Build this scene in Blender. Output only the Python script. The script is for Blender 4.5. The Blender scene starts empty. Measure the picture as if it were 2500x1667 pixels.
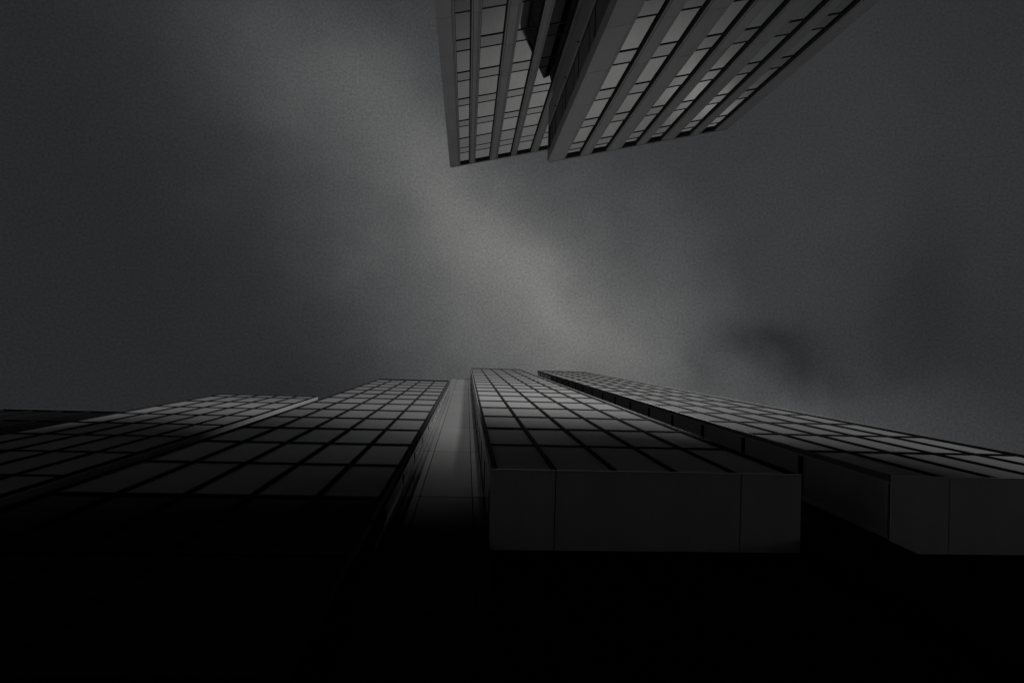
import bpy, math, random
from mathutils import Vector, Matrix

random.seed(7)
scene = bpy.context.scene
COL = scene.collection

# ------------------------------------------------------------------ camera
F_PX, W_PX, H_PX = 1667.0, 2500.0, 1667.0
cam_data = bpy.data.cameras.new("camera")
cam_data.sensor_width = 36.0
cam_data.lens = 36.0 * F_PX / W_PX
cam_data.clip_start = 0.05
cam_data.clip_end = 5000
cam = bpy.data.objects.new("camera", cam_data)
COL.objects.link(cam)
CAM_H = 1.6


def camera_rotation(zen=(1140.0, 852.5), psi=math.radians(1.67)):
    """Rotation of a camera tipped back until the zenith falls on the given pixel."""
    z = Vector((zen[0] - W_PX / 2, -(zen[1] - H_PX / 2), -F_PX)).normalized()
    x = Vector((1, 0, 0))
    x = (x - z * x.dot(z)).normalized()
    y = z.cross(x)
    X = x * math.cos(psi) + y * math.sin(psi)
    Y = z.cross(X)
    return Matrix((X, Y, z))          # rows: world axes seen in camera space = camera-to-world


cam.matrix_world = Matrix.Translation((0, 0, CAM_H)) @ camera_rotation().to_4x4()
scene.camera = cam

# ------------------------------------------------------------------ exposure
scene.view_settings.view_transform = 'Standard'
scene.view_settings.look = 'None'
scene.view_settings.exposure = 0
scene.view_settings.gamma = 1
scene.view_settings.use_curve_mapping = False
scene.cycles.max_bounces = 8
scene.cycles.glossy_bounces = 5
scene.cycles.diffuse_bounces = 3
scene.cycles.sample_clamp_indirect = 4
scene.cycles.caustics_reflective = False

# ------------------------------------------------------------------ sun (veiled by cloud)
SUN_DIR = Vector((0.45, -0.80, 1.37)).normalized()
sun_data = bpy.data.lights.new("sun", 'SUN')
sun_data.energy = 5.0
sun_data.angle = math.radians(6)
sun_data.color = (1.0, 0.985, 0.965)
sun = bpy.data.objects.new("sun", sun_data)
sun.rotation_euler = SUN_DIR.to_track_quat('Z', 'Y').to_euler()
sun.location = SUN_DIR * 300
COL.objects.link(sun)

# ------------------------------------------------------------------ sky
world = bpy.data.worlds.new("World")
scene.world = world
world.use_nodes = True
NT = world.node_tree
NT.nodes.clear()


def nd(t, **kw):
    n = NT.nodes.new(t)
    for k, v in kw.items():
        setattr(n, k, v)
    return n


def val(sock, v):
    if isinstance(v, (int, float)):
        sock.default_value = v
    else:
        NT.links.new(v, sock)


def M(op, a, b=0.0, c=0.0):
    n = nd('ShaderNodeMath', operation=op)
    val(n.inputs[0], a)
    val(n.inputs[1], b)
    val(n.inputs[2], c)
    return n.outputs[0]


tc = nd('ShaderNodeTexCoord')
sep = nd('ShaderNodeSeparateXYZ')
NT.links.new(tc.outputs['Generated'], sep.inputs[0])
dz1 = M('ADD', M('MAXIMUM', sep.outputs[2], -0.5), 1.0)
qx0 = M('DIVIDE', sep.outputs[0], dz1)          # stereographic map of the dome
qy0 = M('DIVIDE', sep.outputs[1], dz1)
comb = nd('ShaderNodeCombineXYZ')
NT.links.new(qx0, comb.inputs[0])
NT.links.new(qy0, comb.inputs[1])


def noise(scale, detail, rough=0.5, off=0.0):
    mp = nd('ShaderNodeMapping')
    mp.inputs['Location'].default_value = (off, off * 0.7, 0)
    NT.links.new(comb.outputs[0], mp.inputs[0])
    n = nd('ShaderNodeTexNoise')
    n.inputs['Scale'].default_value = scale
    n.inputs['Detail'].default_value = detail
    n.inputs['Roughness'].default_value = rough
    NT.links.new(mp.outputs[0], n.inputs['Vector'])
    return n.outputs['Fac']


wx = M('MULTIPLY', M('SUBTRACT', noise(6, 5, 0.6, 3.1), 0.5), 0.10)
wy = M('MULTIPLY', M('SUBTRACT', noise(6, 5, 0.6, 9.4), 0.5), 0.10)
qx, qy = M('ADD', qx0, wx), M('ADD', qy0, wy)


def cloud(x, y, sl, sc, ang, amp):
    """A soft bank of cloud: centre given as (x, y) per unit height, spreads likewise."""
    h = math.sqrt(x * x + y * y + 1)
    k = 1 / (1 + h)
    cx, cy = x * k, y * k
    ca, sa = math.cos(math.radians(ang)), math.sin(math.radians(ang))
    dx, dy = M('SUBTRACT', qx, cx), M('SUBTRACT', qy, cy)
    u = M('ADD', M('MULTIPLY', dx, ca), M('MULTIPLY', dy, sa))
    v = M('SUBTRACT', M('MULTIPLY', dy, ca), M('MULTIPLY', dx, sa))
    u = M('DIVIDE', u, sl * k)
    v = M('DIVIDE', v, sc * k)
    e = M('MULTIPLY', M('ADD', M('MULTIPLY', u, u), M('MULTIPLY', v, v)), -0.5)
    return M('MULTIPLY', M('EXPONENT', e), amp)


BANKS = [
    # x/z, y/z, along, across, angle, brightness
    (0.040, -0.150, 0.150, 0.038, 44, 0.056),
    (0.03, -0.150, 0.260, 0.120, 45, 0.056),
    (-0.21, -0.37, 0.180, 0.085, 58, 0.032),
    (0.12, -0.050, 0.150, 0.080, 24, 0.044),
    (0.11, 0.000, 0.160, 0.060, 8, 0.030),
    (0.28, -0.110, 0.140, 0.100, 30, 0.018),
    (0.52, -0.150, 0.270, 0.300, 0, 0.015),
    (0.43, 0.000, 0.075, 0.020, 28, -0.017),
    (0.50, 0.035, 0.080, 0.038, 20, -0.014),
    (0.335, 0.012, 0.014, 0.030, -20, -0.018),
    (0.40, -0.120, 0.100, 0.040, 60, -0.010),
    (0.72, -0.080, 0.050, 0.140, 0, -0.009),
    (0.64, 0.090, 0.120, 0.040, 10, 0.008),
    # the brighter side of the sky, low behind the glass towers
    (0.29, 0.285, 0.180, 0.090, -12, 0.240),
    (0.464, 0.180, 0.040, 0.030, 0, 0.200),
]
tot = 0.0195
s = None
for b in BANKS:
    c = cloud(*b)
    s = c if s is None else M('ADD', s, c)
s = M('ADD', s, tot)
mott = M('ADD', M('MULTIPLY', noise(7, 6, 0.60, 1.7), 0.44), 0.78)
grain = M('ADD', M('MULTIPLY', noise(620, 1, 0.5, 0.3), 0.70), 0.65)
s = M('MULTIPLY', M('MULTIPLY', s, mott), grain)
s = M('MAXIMUM', s, 0.004)
sky = nd('ShaderNodeTexSky', sky_type='NISHITA')
sky.sun_disc = False
sky.sun_elevation = math.asin(SUN_DIR.z)
sky.sun_rotation = math.atan2(SUN_DIR.x, SUN_DIR.y)
bw = nd('ShaderNodeRGBToBW')
NT.links.new(sky.outputs[0], bw.inputs[0])
s = M('ADD', s, M('MULTIPLY', bw.outputs[0], 0.0008))
tint = nd('ShaderNodeMix', data_type='RGBA')
tf = M('MINIMUM', M('MULTIPLY', M('MAXIMUM', M('SUBTRACT', s, 0.02), 0.0), 8.0), 1.0)
NT.links.new(tf, tint.inputs['Factor'])
tint.inputs['A'].default_value = (0.96, 0.99, 1.04, 1)
tint.inputs['B'].default_value = (1.0, 1.0, 0.985, 1)
vm = nd('ShaderNodeVectorMath', operation='SCALE')
NT.links.new(tint.outputs['Result'], vm.inputs[0])
NT.links.new(s, vm.inputs['Scale'])
bg = nd('ShaderNodeBackground')
NT.links.new(vm.outputs[0], bg.inputs['Color'])
bg.inputs['Strength'].default_value = 1.0
wo = nd('ShaderNodeOutputWorld')
NT.links.new(bg.outputs[0], wo.inputs[0])

# ------------------------------------------------------------------ materials


def mat(name, col, rough, ior=1.45, metallic=0.0, vary=0.0, nscale=3.0, stretch=(1, 1, 1), rand=0.0, bump=0.0, bscale=30.0, rvary=0.0, edge=None):
    m = bpy.data.materials.new(name)
    m.use_nodes = True
    nt = m.node_tree
    b = nt.nodes['Principled BSDF']
    b.inputs['Roughness'].default_value = rough
    b.inputs['IOR'].default_value = ior
    b.inputs['Metallic'].default_value = metallic
    if edge is not None:          # reflectance left at 82 degrees: coatings that only mirror at a glance
        b.inputs['Metallic'].default_value = 1.0
        b.inputs['Specular Tint'].default_value = (edge, edge, edge, 1)
    t = nt.nodes.new('ShaderNodeTexCoord')
    mp = nt.nodes.new('ShaderNodeMapping')
    mp.inputs['Scale'].default_value = stretch
    geo = nt.nodes.new('ShaderNodeNewGeometry')
    nt.links.new(geo.outputs['Position'], mp.inputs[0])
    n = nt.nodes.new('ShaderNodeTexNoise')
    n.inputs['Scale'].default_value = nscale
    n.inputs['Detail'].default_value = 6
    n.inputs['Roughness'].default_value = 0.6
    nt.links.new(mp.outputs[0], n.inputs['Vector'])
    mr = nt.nodes.new('ShaderNodeMapRange')
    mr.inputs['From Min'].default_value = 0.25
    mr.inputs['From Max'].default_value = 0.75
    mr.inputs['To Min'].default_value = 1 - vary
    mr.inputs['To Max'].default_value = 1 + vary
    nt.links.new(n.outputs['Fac'], mr.inputs['Value'])
    oi = nt.nodes.new('ShaderNodeObjectInfo')
    mo = nt.nodes.new('ShaderNodeMapRange')
    mo.inputs['To Min'].default_value = 1 - rand
    mo.inputs['To Max'].default_value = 1 + rand
    nt.links.new(oi.outputs['Random'], mo.inputs['Value'])
    mu = nt.nodes.new('ShaderNodeMath')
    mu.operation = 'MULTIPLY'
    nt.links.new(mr.outputs[0], mu.inputs[0])
    nt.links.new(mo.outputs[0], mu.inputs[1])
    sc = nt.nodes.new('ShaderNodeVectorMath')
    sc.operation = 'SCALE'
    sc.inputs[0].default_value = col
    nt.links.new(mu.outputs[0], sc.inputs['Scale'])
    nt.links.new(sc.outputs[0], b.inputs['Base Color'])
    if rvary:
        mr2 = nt.nodes.new('ShaderNodeMapRange')
        mr2.inputs['From Min'].default_value = 0.3
        mr2.inputs['From Max'].default_value = 0.7
        mr2.inputs['To Min'].default_value = max(0, rough - rvary)
        mr2.inputs['To Max'].default_value = rough + rvary
        nt.links.new(n.outputs['Fac'], mr2.inputs['Value'])
        nt.links.new(mr2.outputs[0], b.inputs['Roughness'])
    if bump:
        n2 = nt.nodes.new('ShaderNodeTexNoise')
        n2.inputs['Scale'].default_value = bscale
        n2.inputs['Detail'].default_value = 2
        nt.links.new(geo.outputs['Position'], n2.inputs['Vector'])
        bp = nt.nodes.new('ShaderNodeBump')
        bp.inputs['Strength'].default_value = 1.0
        bp.inputs['Distance'].default_value = bump
        nt.links.new(n2.outputs['Fac'], bp.inputs['Height'])
        nt.links.new(bp.outputs[0], b.inputs['Normal'])
    return m




def coated(name, limit, span, power, rough, base=0.0012, top=0.95, rand=0.08, wave=0.00002):
    """Dark coated sheet: nearly black seen square on, a mirror towards grazing angles.
    limit = cosine at which the mirror starts, span = cosine range over which it builds up."""
    m = bpy.data.materials.new(name)
    m.use_nodes = True
    nt = m.node_tree
    nt.nodes.clear()

    def N(t):
        return nt.nodes.new(t)

    def mm(op, a, b=0.0, clamp=False):
        n = N('ShaderNodeMath')
        n.operation = op
        n.use_clamp = clamp
        for i, v in enumerate((a, b)):
            if isinstance(v, (int, float)):
                n.inputs[i].default_value = v
            else:
                nt.links.new(v, n.inputs[i])
        return n.outputs[0]
    lw = N('ShaderNodeLayerWeight')
    lw.inputs['Blend'].default_value = 0.5
    c = mm('SUBTRACT', 1.0, lw.outputs['Facing'])
    f = mm('DIVIDE', mm('SUBTRACT', limit, c), span, True)
    f = mm('POWER', f, power)
    oi = N('ShaderNodeObjectInfo')
    geo = N('ShaderNodeNewGeometry')
    nz = N('ShaderNodeTexNoise')
    nz.inputs['Scale'].default_value = 0.9
    nz.inputs['Detail'].default_value = 5
    nt.links.new(geo.outputs['Position'], nz.inputs['Vector'])
    k = mm('ADD', mm('MULTIPLY', mm('SUBTRACT', oi.outputs['Random'], 0.5), 2 * rand), 1.0)
    k = mm('MULTIPLY', k, mm('ADD', mm('MULTIPLY', nz.outputs['Fac'], 0.16), 0.92))
    f = mm('MULTIPLY', mm('MULTIPLY', f, k), top, True)
    d = N('ShaderNodeBsdfDiffuse')
    kd = mm('ADD', mm('MULTIPLY', mm('SUBTRACT', oi.outputs['Random'], 0.5), 0.22), 1.0)
    kd = mm('MULTIPLY', kd, mm('ADD', mm('MULTIPLY', nz.outputs['Fac'], 0.30), 0.85))
    dc = N('ShaderNodeVectorMath')
    dc.operation = 'SCALE'
    dc.inputs[0].default_value = (base, base, base * 1.02)
    nt.links.new(kd, dc.inputs['Scale'])
    nt.links.new(dc.outputs[0], d.inputs['Color'])
    g = N('ShaderNodeBsdfAnisotropic')
    g.inputs['Color'].default_value = (1, 1, 1, 1)
    g.inputs['Roughness'].default_value = rough
    bn = N('ShaderNodeTexNoise')
    bn.inputs['Scale'].default_value = 0.8
    bn.inputs['Detail'].default_value = 1
    nt.links.new(geo.outputs['Position'], bn.inputs['Vector'])
    bp = N('ShaderNodeBump')
    bp.inputs['Distance'].default_value = wave
    nt.links.new(bn.outputs['Fac'], bp.inputs['Height'])
    nt.links.new(bp.outputs[0], g.inputs['Normal'])
    mx = N('ShaderNodeMixShader')
    nt.links.new(f, mx.inputs[0])
    nt.links.new(d.outputs[0], mx.inputs[1])
    nt.links.new(g.outputs[0], mx.inputs[2])
    out = N('ShaderNodeOutputMaterial')
    nt.links.new(mx.outputs[0], out.inputs[0])
    return m


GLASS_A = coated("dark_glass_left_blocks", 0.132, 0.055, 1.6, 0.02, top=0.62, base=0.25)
GLASS_LOW_SHADE = coated("shade_toned_glass_base", 0.225, 0.150, 1.7, 0.02, top=0.60, base=0.022)  # tower glass for the bottom rows, with shade put into its colour
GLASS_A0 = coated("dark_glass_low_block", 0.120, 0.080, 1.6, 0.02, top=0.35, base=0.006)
GLASS_B = coated("dark_glass_mid_tower", 0.200, 0.130, 1.8, 0.02, top=0.62, base=0.22)
GLASS_C = coated("dark_glass_tall_tower", 0.150, 0.115, 1.7, 0.02, top=0.60, base=0.34)
GLASS_D = coated("dark_glass_right_tower", 0.142, 0.060, 1.5, 0.02, top=0.60, base=0.33)
GLASS_RETURN = mat("return_window_glass", (0.45, 0.45, 0.46), 0.03, ior=1.55, vary=0.1, rand=0.1)
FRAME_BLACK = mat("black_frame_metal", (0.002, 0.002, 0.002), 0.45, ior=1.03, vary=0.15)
TRIM = mat("grey_trim_metal", (0.06, 0.06, 0.06), 0.3, ior=1.3, vary=0.15, nscale=6)
CORE_LOW_SHADE = coated("shade_toned_cladding", 0.260, 0.225, 1.8, 0.070, base=0.022, top=0.75, rand=0.07)  # copy of the core cladding, darkened in colour to stand for shade
MULL = coated("mullion_metal", 0.20, 0.20, 1.6, 0.2, base=0.012, top=0.08)
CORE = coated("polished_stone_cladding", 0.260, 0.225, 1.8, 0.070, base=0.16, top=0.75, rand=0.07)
NOSING = mat("bright_nosing_metal", (0.14, 0.14, 0.14), 0.6, ior=1.2, vary=0.1)
SIDE_GLASS = mat("side_window_glass", (0.26, 0.26, 0.265), 0.6, ior=1.04, vary=0.1, rand=0.1)
CORNER = mat("corner_cover_metal", (0.010, 0.010, 0.010), 0.6, ior=1.05)
EDGE_PANEL = mat("pale_edge_panel", (0.32, 0.32, 0.32), 0.5, ior=1.3, vary=0.1)
RETURN = mat("return_panel_metal", (0.13, 0.13, 0.132), 0.2, ior=1.2, vary=0.12, rand=0.1)
SOFFIT = mat("soffit_panel_metal", (0.80, 0.80, 0.81), 0.45, vary=0.08, nscale=2.5, stretch=(1, 0.4, 1), rand=0.04, rvary=0.05)
SOFFIT_LIP = mat("pale_soffit_lip", (0.8, 0.8, 0.8), 0.4, vary=0.05)
PODIUM_SHADE = mat("black_podium_and_shade", (0.0025, 0.0025, 0.0025), 0.6, ior=1.03, vary=0.3)  # podium stone; also stands in for shade on slot panels
STONE = mat("pale_precast_stone", (0.52, 0.52, 0.525), 0.75, ior=1.4, vary=0.07, nscale=1.2, stretch=(1, 1, 0.25), rand=0.05, bump=0.002, bscale=40)
STONE_EDGE = mat("pale_stone_edge", (0.42, 0.42, 0.42), 0.7, ior=1.4, vary=0.06, nscale=2)
PANE_T = mat("coated_window_glass", (0.385, 0.39, 0.385), 0.04, metallic=1.0, vary=0.05, nscale=0.5, rand=0.07, bump=0.00008, bscale=0.8)
SPAN_T = mat("coated_spandrel_glass", (0.30, 0.30, 0.305), 0.08, metallic=1.0, vary=0.05, nscale=0.6, rand=0.06)
DARK_T = mat("dark_reveal_metal", (0.09, 0.09, 0.09), 0.95, ior=1.03, vary=0.2)
ROOF = mat("roof_membrane", (0.10, 0.10, 0.10), 0.9, vary=0.2)
ASPHALT = mat("asphalt", (0.02, 0.02, 0.02), 0.9, vary=0.25, nscale=2)
PAVE = mat("pavement_stone", (0.13, 0.13, 0.128), 0.85, vary=0.15, nscale=3)
PAINT = mat("road_paint", (0.6, 0.6, 0.58), 0.7, vary=0.15, nscale=8)

# ------------------------------------------------------------------ builders
FACES = [(0, 3, 2, 1), (4, 5, 6, 7), (0, 1, 5, 4), (1, 2, 6, 5), (2, 3, 7, 6), (3, 0, 4, 7)]
_cache = {}


def box_mesh(dims, material, name):
    key = (round(dims[0], 4), round(dims[1], 4), round(dims[2], 4), material.name)
    if key in _cache:
        return _cache[key]
    a, b, c = dims[0] / 2, dims[1] / 2, dims[2] / 2
    v = [(-a, -b, -c), (a, -b, -c), (a, b, -c), (-a, b, -c), (-a, -b, c), (a, -b, c), (a, b, c), (-a, b, c)]
    me = bpy.data.meshes.new(name)
    me.from_pydata(v, [], FACES)
    me.materials.append(material)
    _cache[key] = me
    return me


def thing(name, label, cat, loc, rz=0.0, group=None):
    o = bpy.data.objects.new(name, None)
    o.empty_display_size = 1
    o.location = loc
    o.rotation_euler = (0, 0, rz)
    o['label'] = label
    o['category'] = cat
    if group:
        o['group'] = group
    COL.objects.link(o)
    return o


def part(name, parent, x0, x1, y0, y1, z0, z1, material, rot=None, tilt=0.0, label=None):
    """Box between local limits of its parent; rot = (angle, ox, oy) turns it into a second wall's frame."""
    dims = (abs(x1 - x0), abs(y1 - y0), abs(z1 - z0))
    o = bpy.data.objects.new(name, box_mesh(dims, material, name))
    cx, cy, cz = (x0 + x1) / 2, (y0 + y1) / 2, (z0 + z1) / 2
    rz = 0.0
    if rot:
        rz, ox, oy = rot
        cx, cy = ox + cx * math.cos(rz) - cy * math.sin(rz), oy + cx * math.sin(rz) + cy * math.cos(rz)
    o.location = (cx, cy, cz)
    o.rotation_euler = (random.uniform(-tilt, tilt), 0, rz + random.uniform(-tilt, tilt))
    o.parent = parent
    if label:
        o['label'] = label
    COL.objects.link(o)
    return o


def poly_prism(name, parent, pts, z0, z1, material):
    n = len(pts)
    v = [(x, y, z0) for x, y in pts] + [(x, y, z1) for x, y in pts]
    f = [tuple(range(n - 1, -1, -1)), tuple(range(n, 2 * n))]
    for i in range(n):
        j = (i + 1) % n
        f.append((i, j, n + j, n + i))
    me = bpy.data.meshes.new(name)
    me.from_pydata(v, [], f)
    me.materials.append(material)
    o = bpy.data.objects.new(name, me)
    if parent:
        o.parent = parent
    COL.objects.link(o)
    return o


def structure(name, x0, x1, y0, y1, z0, z1, material):
    me = bpy.data.meshes.new(name)
    v = [(x0, y0, z0), (x1, y0, z0), (x1, y1, z0), (x0, y1, z0), (x0, y0, z1), (x1, y0, z1), (x1, y1, z1), (x0, y1, z1)]
    me.from_pydata(v, [], FACES)
    me.materials.append(material)
    o = bpy.data.objects.new(name, me)
    o['kind'] = 'structure'
    COL.objects.link(o)
    return o


# ------------------------------------------------------------------ ground
structure('ground', -1500, 1500, -1500, 1500, -1.0, 0.0, ASPHALT)
structure('road', -400, 400, -8.2, -1.2, 0.004, 0.012, ASPHALT)
structure('pavement', -400, 400, -1.2, 2.0, 0.004, 0.13, PAVE)
structure('pavement', -400, 400, -11.3, -8.2, 0.004, 0.13, PAVE)
for k in range(-30, 31):
    structure('lane_marking', k * 6, k * 6 + 3, -4.78, -4.66, 0.016, 0.020, PAINT)

# ------------------------------------------------------------------ the dark glass towers
D = 2.05                    # distance from the camera to the nearest glass wall
FL = 1.545 * D              # storey height
Z0 = CAM_H + 5.64 * D       # underside of the overhanging bays
YC = 1.52 * D               # plane of the stone-clad core


def curtain_wall(root, x0, x1, ncol, zb, zt, glass, lip=0.036, mw=0.082, edge_l=True, edge_r=True):
    """Glass grid on the local plane y = 0 (outside is -y), between local x0 and x1."""
    pitch = (x1 - x0) / ncol
    rows = []
    k = round((zb - Z0) / FL)
    z = Z0 + k * FL
    while z < zt - 0.5:
        rows.append((z, min(z + FL, zt)))
        z += FL
    for (za, zc) in rows:
        for c in range(ncol):
            part('pane', root, x0 + c * pitch + mw / 2 - 0.004, x0 + (c + 1) * pitch - mw / 2 + 0.004,
                 0.0, 0.03, za + 0.035, zc - 0.035, glass if zc > Z0 + 0.5 else GLASS_LOW_SHADE, tilt=0.0009)
        part('transom', root, x0 + 0.003, x1 - 0.003, -lip + 0.005, 0.04, za - 0.05, za + 0.05, FRAME_BLACK)
    for c in range(ncol + 1):
        w = mw if 0 < c < ncol else mw * 0.9
        off = 0 if 0 < c < ncol else (w / 2 if c == 0 else -w / 2)
        xm = x0 + c * pitch + off
        part('mullion', root, xm - w / 2, xm + w / 2, -lip, 0.045, zb, zt - 0.05, MULL)
    part('roof_coping', root, x0 - 0.01, x1 + 0.01, -lip - 0.02, 0.25, zt - 0.05, zt + 0.12, TRIM)


# far left low block and its neighbour
YA = 1.40 * D
XA = -3.97 * D
r = thing('glass_building', 'lowest black glass block at the far left, almost lost in darkness', 'building',
          (-6.54 * D, YA, 0), group='dark glass buildings along the near side')
w = 2.13 * D
part('wall', r, -w, -0.003, 0.05, 11, 0.0, CAM_H + 13.45 * D, FRAME_BLACK)
curtain_wall(r, -w, -0.003, 4, Z0 - 2 * FL, CAM_H + 13.45 * D + 0.1, GLASS_A0)

r = thing('glass_building', 'black glass building with a pale edge strip, left of the wide five-bay tower', 'building',
          (XA, YA, 0), group='dark glass buildings along the near side')
w = 2.57 * D
ztA = CAM_H + 18.75 * D
part('wall', r, -w, -0.06, 0.05, 11, 0.0, ztA, FRAME_BLACK)
curtain_wall(r, -w, -0.05, 5, Z0 - 2 * FL, ztA + 0.1, GLASS_A)
z = Z0 - 2 * FL
while z < ztA - 0.3:                                   # pale return facing right
    z1 = min(z + 2 * FL, ztA)
    part('edge_panel', r, -0.055, 0.0, 0.02, 1.1, z + 0.012, z1, EDGE_PANEL)
    z = z1

# five-bay tower B
YB = 1.236 * D
r = thing('glass_tower', 'mid-height glass tower, five panes wide, standing left of the narrow panelled slot', 'tower',
          (-0.62 * D, YB, 0), group='dark glass buildings along the near side')
w = 2.65 * D
ztB = CAM_H + 26.1 * D
dep = YC - YB - 0.01
part('wall', r, -w, -0.14 * D, 0.05, 10, 0.0, ztB, FRAME_BLACK)
part('wall', r, -0.14 * D + 0.002, -0.06, 0.05, dep, 0.0, ztB, FRAME_BLACK)
curtain_wall(r, -w, -0.05, 5, Z0 - 2 * FL, ztB + 0.1, GLASS_B)
part('edge_trim', r, -0.05, 0.025, -0.048, 0.06, Z0 - 0.5 * FL, ztB, CORNER)
part('edge_trim', r, -0.05, 0.025, -0.03, 0.06, Z0 - 2 * FL, Z0 - 0.5 * FL - 0.003, FRAME_BLACK)  # lower length of trim, blackened to stand for shade
z = Z0 - 2 * FL
while z < ztB - 0.5:                                   # right-hand return: panel, dark slot, panel
    z1 = min(z + FL, ztB)
    RP = RETURN if z > Z0 - 0.5 * FL else FRAME_BLACK     # lower storeys: shade put into the panel colour
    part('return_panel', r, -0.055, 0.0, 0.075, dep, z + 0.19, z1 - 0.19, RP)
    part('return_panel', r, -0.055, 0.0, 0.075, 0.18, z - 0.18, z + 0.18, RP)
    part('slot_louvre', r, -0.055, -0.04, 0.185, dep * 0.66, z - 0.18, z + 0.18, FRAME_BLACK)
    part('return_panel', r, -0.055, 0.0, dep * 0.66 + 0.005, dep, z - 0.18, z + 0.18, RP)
    z = z1
part('corner_strip', r, 0.001, 0.03, dep * 0.70, dep * 0.76, Z0 - 0.5 * FL, ztB, TRIM)

# stone clad core
r = thing('panelled_tower', 'tall tower clad in smooth grey panels, seen in the slot between two glass towers', 'tower',
          (0, YC, 0))
ztK = CAM_H + 35.1 * D
part('wall', r, -0.73 * D, 8.90 * D, 0.13 * D, 5.5, 0.0, ztK, PODIUM_SHADE)  # right end lengthened out of view as a sun blocker
part('wall', r, -0.73 * D + 0.01, 0.225 * D, 0.03, 0.13 * D - 0.002, 0.0, ztK - 0.01, PODIUM_SHADE)
part('wall', r, 0.225 * D + 0.002, 8.89 * D, 0.03, 0.13 * D - 0.002, Z0 + 0.35, ztK - 0.01, PODIUM_SHADE)
part('wall', r, 2.86 * D, 3.64 * D, 0.03, 0.13 * D - 0.004, 0.0, Z0 + 0.34, PODIUM_SHADE)
PW = [(-0.73 * D, -0.438 * D), (-0.438 * D, 0.10 * D), (0.10 * D, 0.222 * D), (2.86 * D, 3.25 * D), (3.25 * D, 3.63 * D)]
zj = CAM_H + 7.07 * D
zs = [zj + k * 2 * FL for k in range(-2, 10)]
zs = [z for z in zs if z < ztK - 0.8] + [ztK]
for i in range(len(zs) - 1):
    for (a, b) in PW:
        part('cladding_panel', r, a + 0.010, b - 0.010, 0.0, 0.028, zs[i] + 0.022, zs[i + 1] - 0.022, PODIUM_SHADE if (zs[i + 1] < Z0 or a > 2 * D) else (CORE_LOW_SHADE if zs[i] < Z0 else CORE), tilt=0.0006)  # low and right-slot panels carry their shade in darker colours
part('roof_coping', r, -0.75 * D, 8.90 * D, -0.02, 0.3, ztK + 0.002, ztK + 0.15, TRIM)


def bay_tower(label, xl, xr, zt, joints, left_kind):
    r = thing('glass_tower', label, 'tower', (xl, D, 0), group='dark glass buildings along the near side')
    w = xr - xl
    dep = YC - D - 0.006
    part('wall', r, 0.06, w - 0.04, 0.05, dep, Z0 + 0.30, zt, FRAME_BLACK)
    curtain_wall(r, 0.045, w - 0.045, 5, Z0, zt + 0.1, GLASS_C if left_kind == 'slots' else GLASS_D)
    part('edge_trim', r, 0.018, 0.043, -0.048, 0.05, Z0, zt, CORNER)
    part('edge_trim', r, 0.0, 0.016, -0.052, 0.05, Z0, zt, NOSING)
    part('edge_trim', r, w - 0.043, w - 0.018, -0.048, 0.05, Z0, zt, CORNER)
    part('edge_trim', r, w - 0.016, w, -0.052, 0.05, Z0, zt, NOSING)
    # soffit panels under the overhang, with open joints and a pale nosing
    yb = 1.635 * D - D
    js = [0.0] + [j - xl for j in joints] + [w]
    for a, b in zip(js[:-1], js[1:]):
        part('soffit_panel', r, a + (0.010 if a else 0), b - (0.010 if b < w else 0), -0.03, yb - 0.005, Z0 - 0.075, Z0 - 0.05, SOFFIT)
        part('soffit_nosing', r, a + (0.010 if a else 0), b - (0.010 if b < w else 0), -0.055, -0.034, Z0 - 0.085, Z0 - 0.048, SOFFIT_LIP)
    part('soffit_backing', r, 0.02, w - 0.02, 0.0, dep + 0.1, Z0 - 0.046, Z0 + 0.0, FRAME_BLACK)
    z = Z0
    while z < zt - 0.5:
        z1 = min(z + FL, zt)
        if left_kind == 'slots':
            y0 = 0.19 * D
            part('return_panel', r, 0.003, 0.055, 0.055, y0 - 0.004, z + 0.01, z1, RETURN)
            part('return_panel', r, 0.003, 0.055, y0, dep, z + 0.72, z1, RETURN)
            part('slot_louvre', r, 0.035, 0.055, y0, dep, z + 0.05, z + 0.715, FRAME_BLACK)
        else:
            part('return_pane', r, 0.02, 0.05, 0.10, dep - 0.09, z + 0.10, z1 - 0.09, GLASS_RETURN, tilt=0.001)
            fr = STONE_EDGE
            part('return_frame', r, 0.003, 0.055, 0.055, 0.098, z, z1 - 0.004, fr)
            part('return_frame', r, 0.003, 0.055, dep - 0.088, dep, z, z1 - 0.004, fr)
            part('return_frame', r, -0.012, 0.055, 0.10, dep - 0.09, z, z + 0.09, FRAME_BLACK if z > Z0 + 0.1 else fr)
        z = z1
    return r


bay_tower('tallest glass tower, right of the panelled slot, with a flat soffit underneath', 0.225 * D, 2.85 * D, CAM_H + 36.15 * D,
          [0.763 * D, 2.33 * D], 'slots')
bay_tower('glass tower at the right edge, cut off by the frame, with a framed side window', 3.64 * D, 6.12 * D, CAM_H + 34.9 * D,
          [4.16 * D, 5.20 * D], 'panes')

# ------------------------------------------------------------------ the pale towers across the street
K = 1.12
ANG = math.radians(-13.15)
REC = 0.16 * K


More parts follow.
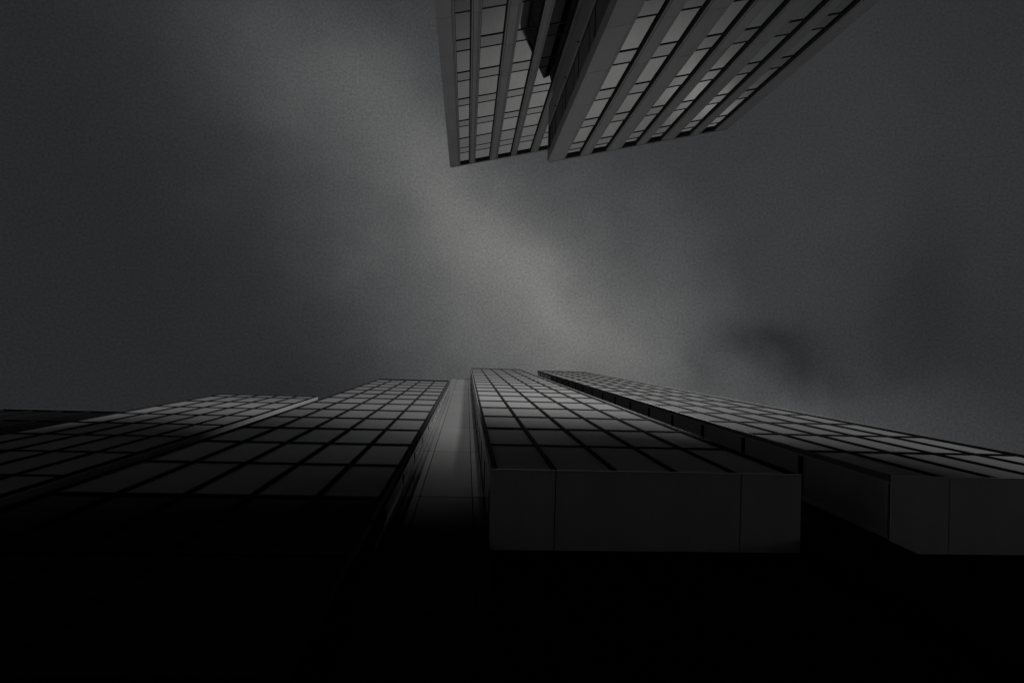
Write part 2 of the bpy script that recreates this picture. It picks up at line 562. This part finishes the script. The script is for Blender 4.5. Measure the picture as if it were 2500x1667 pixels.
def stone_facade(root, s0, s1, columns, cuts, zb, zt, joints, rot=None, rec=REC, soff=0.28, glass=None):
    """Front on local y = 0 (outside is +y). columns = window spans, cuts = (z, kind) from the bottom up."""
    edges = [s0] + [v for c in columns for v in c] + [s1]
    # piers
    for i in range(0, len(edges), 2):
        a, b = edges[i], edges[i + 1]
        outer_l, outer_r = (i == 0), (i == len(edges) - 2)
        part('pier_core', root, a + 0.004, b - 0.004, -rec, -0.065, zb, zt - 0.24, DARK_T, rot)
        la = a if outer_l else a + 0.11
        rb = b if outer_r else b - 0.17
        js = [zb] + sorted(j for j in joints if zb + 0.1 < j < zt - 0.4) + [zt - 0.24]
        for j0, j1 in zip(js[:-1], js[1:]):
            part('pier_panel', root, la, rb, -0.06, 0.0, j0 + 0.014, j1 - 0.014, STONE, rot)
            if not outer_l:
                part('pier_fillet', root, a + 0.002, la - 0.025, -0.06, -0.03, j0 + 0.014, j1 - 0.014, STONE, rot)
            if not outer_r:
                part('pier_fillet', root, rb + 0.028, rb + 0.075, -0.06, -0.015, j0 + 0.014, j1 - 0.014, STONE, rot)
                part('pier_fillet', root, rb + 0.100, b - 0.002, -0.06, -0.035, j0 + 0.014, j1 - 0.014, STONE, rot)
    part('parapet', root, s0, s1, -rec - 0.3, 0.012, zt - 0.238, zt, STONE_EDGE, rot)
    # windows
    for (a, b) in columns:
        part('reveal', root, a + 0.004, a + 0.03, -rec - 0.02, -0.07, zb, zt - soff - 0.002, DARK_T, rot)
        part('reveal', root, b - 0.03, b - 0.004, -rec - 0.02, -0.05, zb, zt - soff - 0.002, DARK_T, rot)
        part('recess_soffit', root, a + 0.004, b - 0.004, -rec - 0.02, -0.02, zt - soff, zt - 0.24, DARK_T, rot)
        for (z0, kind), (z1, _) in zip(cuts[:-1], cuts[1:]):
            m = glass or (PANE_T if kind == 'p' else SPAN_T)
            nm = 'pane' if kind == 'p' else 'spandrel'
            yy = -rec if kind == 'p' else -rec + 0.012
            part(nm, root, a + 0.032, b - 0.032, yy - 0.03, yy, z0 + 0.02, z1 - 0.02, m, rot, tilt=0.0016)
            if z0 > zb + 0.1:
                part('window_bar', root, a + 0.032, b - 0.032, -rec - 0.01, -rec + 0.035, z0 - 0.04, z0 + 0.04, DARK_T, rot)


def world_of(s, d):
    t = Vector((math.cos(ANG), math.sin(ANG)))
    o = Vector((-math.sin(ANG), math.cos(ANG)))
    v = t * s - o * d
    return v


# back tower (left in the picture)
D1 = 14.9 * K
S0 = 1.60 * K
ztT = CAM_H + 56.27 * K
g = 'pale stone towers across the street'
p = world_of(S0, D1)
r = thing('stone_tower', 'taller pale stone tower at the left, set back behind the projecting wing', 'tower', (p.x, p.y, 0), ANG, g)
cols = [(2.46, 3.24), (3.71, 4.93), (5.58, 6.71), (7.18, 8.39), (9.04, 10.25), (10.72, 11.93), (12.58, 13.75)]
cols = [((a * K) - S0, (b * K) - S0) for a, b in cols]
RF = 1.011
zl = [(33.37, 's'), (34.60, 'p'), (37.30, 's'), (38.50, 'p'), (41.27, 's'), (42.40, 'p'), (45.20, 's'), (46.35, 'p'),
      (49.00, 's'), (51.30, 's'), (52.60, 'p'), (56.3, 'e')]
low = []
zz = 33.37
while zz > 6:
    low = [(zz - 2.75, 'p')] + low
    low = [(zz - 3.95, 's')] + low if zz - 3.95 > 4 else low
    zz -= 3.95
allz = [(CAM_H + z * K * RF, k) for z, k in (low + zl)]
zmin = allz[0][0]
allz[-1] = (ztT - 0.20, 'e')
jT = [CAM_H + (50.9 - 4.0 * k) * K for k in range(0, 13)]
ca, sa = math.cos(-ANG), math.sin(-ANG)


def loc(x, y):                       # world offset from the corner -> local frame
    return (x * ca - y * sa, x * sa + y * ca)


def corner_posts(root, joints, zb, zt, w=0.14):
    # mitred corner stones: the flank runs square to the street, the front does not
    js = [zb] + sorted(j for j in joints if zb + 0.1 < j < zt - 0.4) + [zt - 0.24]
    q = [(0, 0), loc(0.0, -w + 0.003), loc(0.22, -w + 0.003), (w - 0.003, -0.17), (w - 0.003, 0)]
    for j0, j1 in zip(js[:-1], js[1:]):
        poly_prism('corner_stone', root, q, j0 + 0.014, j1 - 0.014, STONE)


bk = loc(0.05, -14.0)
bf = loc(0.05, -0.22)
poly_prism('wall', r, [(bf[0] + 0.05, -REC - 0.04), bf, bk, (27.0 * K - S0 + 26.5, -16), (26.9 * K - S0, -REC - 0.04)], 0.0, ztT - 0.30, STONE)  # right flank splayed unseen behind the wing, added to shade the glass towers
corner_posts(r, jT, zmin, ztT)
stone_facade(r, 0.14, 14.4 * K - S0, cols, allz, zmin, ztT, jT)
part('base_wall', r, 0.14, 14.4 * K - S0, -REC - 0.03, 0.0, 0.0, zmin - 0.004, STONE)

# front wing (right in the picture)
D2 = 10.6 * K
ztW = CAM_H + 43.07 * K
FLp = Vector((4.755, -11.99)) * K
s_fl = FLp.dot(Vector((math.cos(ANG), math.sin(ANG))))
d_fl = -FLp.dot(Vector((-math.sin(ANG), math.cos(ANG))))
r = thing('stone_tower', 'lower pale stone wing jutting towards the street, six window columns wide', 'tower', (FLp.x, FLp.y, 0), ANG, g)
cols = [(8.48, 9.46), (10.18, 11.19), (12.17, 13.14), (13.83, 14.81), (15.73, 16.74), (17.43, 18.38)]
cols = [((a * K) - s_fl, (b * K) - s_fl) for a, b in cols]
s_end = 19.30 * K - s_fl
RF2 = 1.015
zl = [(31.40, 's'), (32.68, 'p'), (35.51, 's'), (36.76, 'p'), (39.66, 's'), (40.93, 'p'), (43.0, 'e')]
low = []
zz = 31.40
while zz > 6:
    low = [(zz - 2.87, 'p')] + low
    low = [(zz - 4.15, 's')] + low if zz - 4.15 > 4 else low
    zz -= 4.15
cutsW = [(CAM_H + z * K * RF2, k) for z, k in (low + zl)]
zminW = cutsW[0][0]
cutsW[-1] = (ztW - 0.20, 'e')
jW = [CAM_H + (41.43 - 4.15 * k) * K for k in range(0, 10)]
corner_posts(r, jW, zminW, ztW)
stone_facade(r, 0.14, s_end, cols, cutsW, zminW, ztW, jW)
part('base_wall', r, 0.14, s_end, -REC - 0.03, 0.0, 0.0, zminW - 0.004, STONE)
# side wall runs square to the street, not to the front
side_rot = (math.radians(90) - ANG, 0.0, 0.0)
cutsS = [(CAM_H + (z / K) * K, k) for z, k in [((q - CAM_H), kk) for q, kk in cutsW]]
back = -3.71 * K
stone_facade(r, back, -0.14, [(-2.28 * K, -0.73 * K)], cutsS, zminW, ztW - 0.003, jW, rot=side_rot, rec=0.12 * K, glass=SIDE_GLASS)
part('base_wall', r, back, -0.14, -0.3, 0.0, 0.0, zminW - 0.004, STONE, rot=side_rot)
for j in [CAM_H + (35.3 + 4.15 * k) * K for k in range(-4, 2)]:
    part('wall_hook', r, -2.40 * K, -2.34 * K, -0.02, 0.09, j, j + 0.09, DARK_T, rot=side_rot)
# body of the wing
o = 0.45
fl_in = loc(0.40, -0.35)
rl_in = loc(0.40, back + 0.02)
dgap = D1 - d_fl
pts = [(fl_in[0], -REC - 0.04), (s_end - 0.02, -REC - 0.04), (s_end - 0.02, -dgap - 0.2), (1.35, -dgap - 0.2),
       (1.35, -(14.15 * K - d_fl)), (rl_in[0], -(14.15 * K - d_fl))]
pts = pts[::-1]
pts = pts[::-1]
poly_prism('wall', r, [(x, y) for x, y in pts[::-1]], 0.0, ztW - 0.30, STONE)
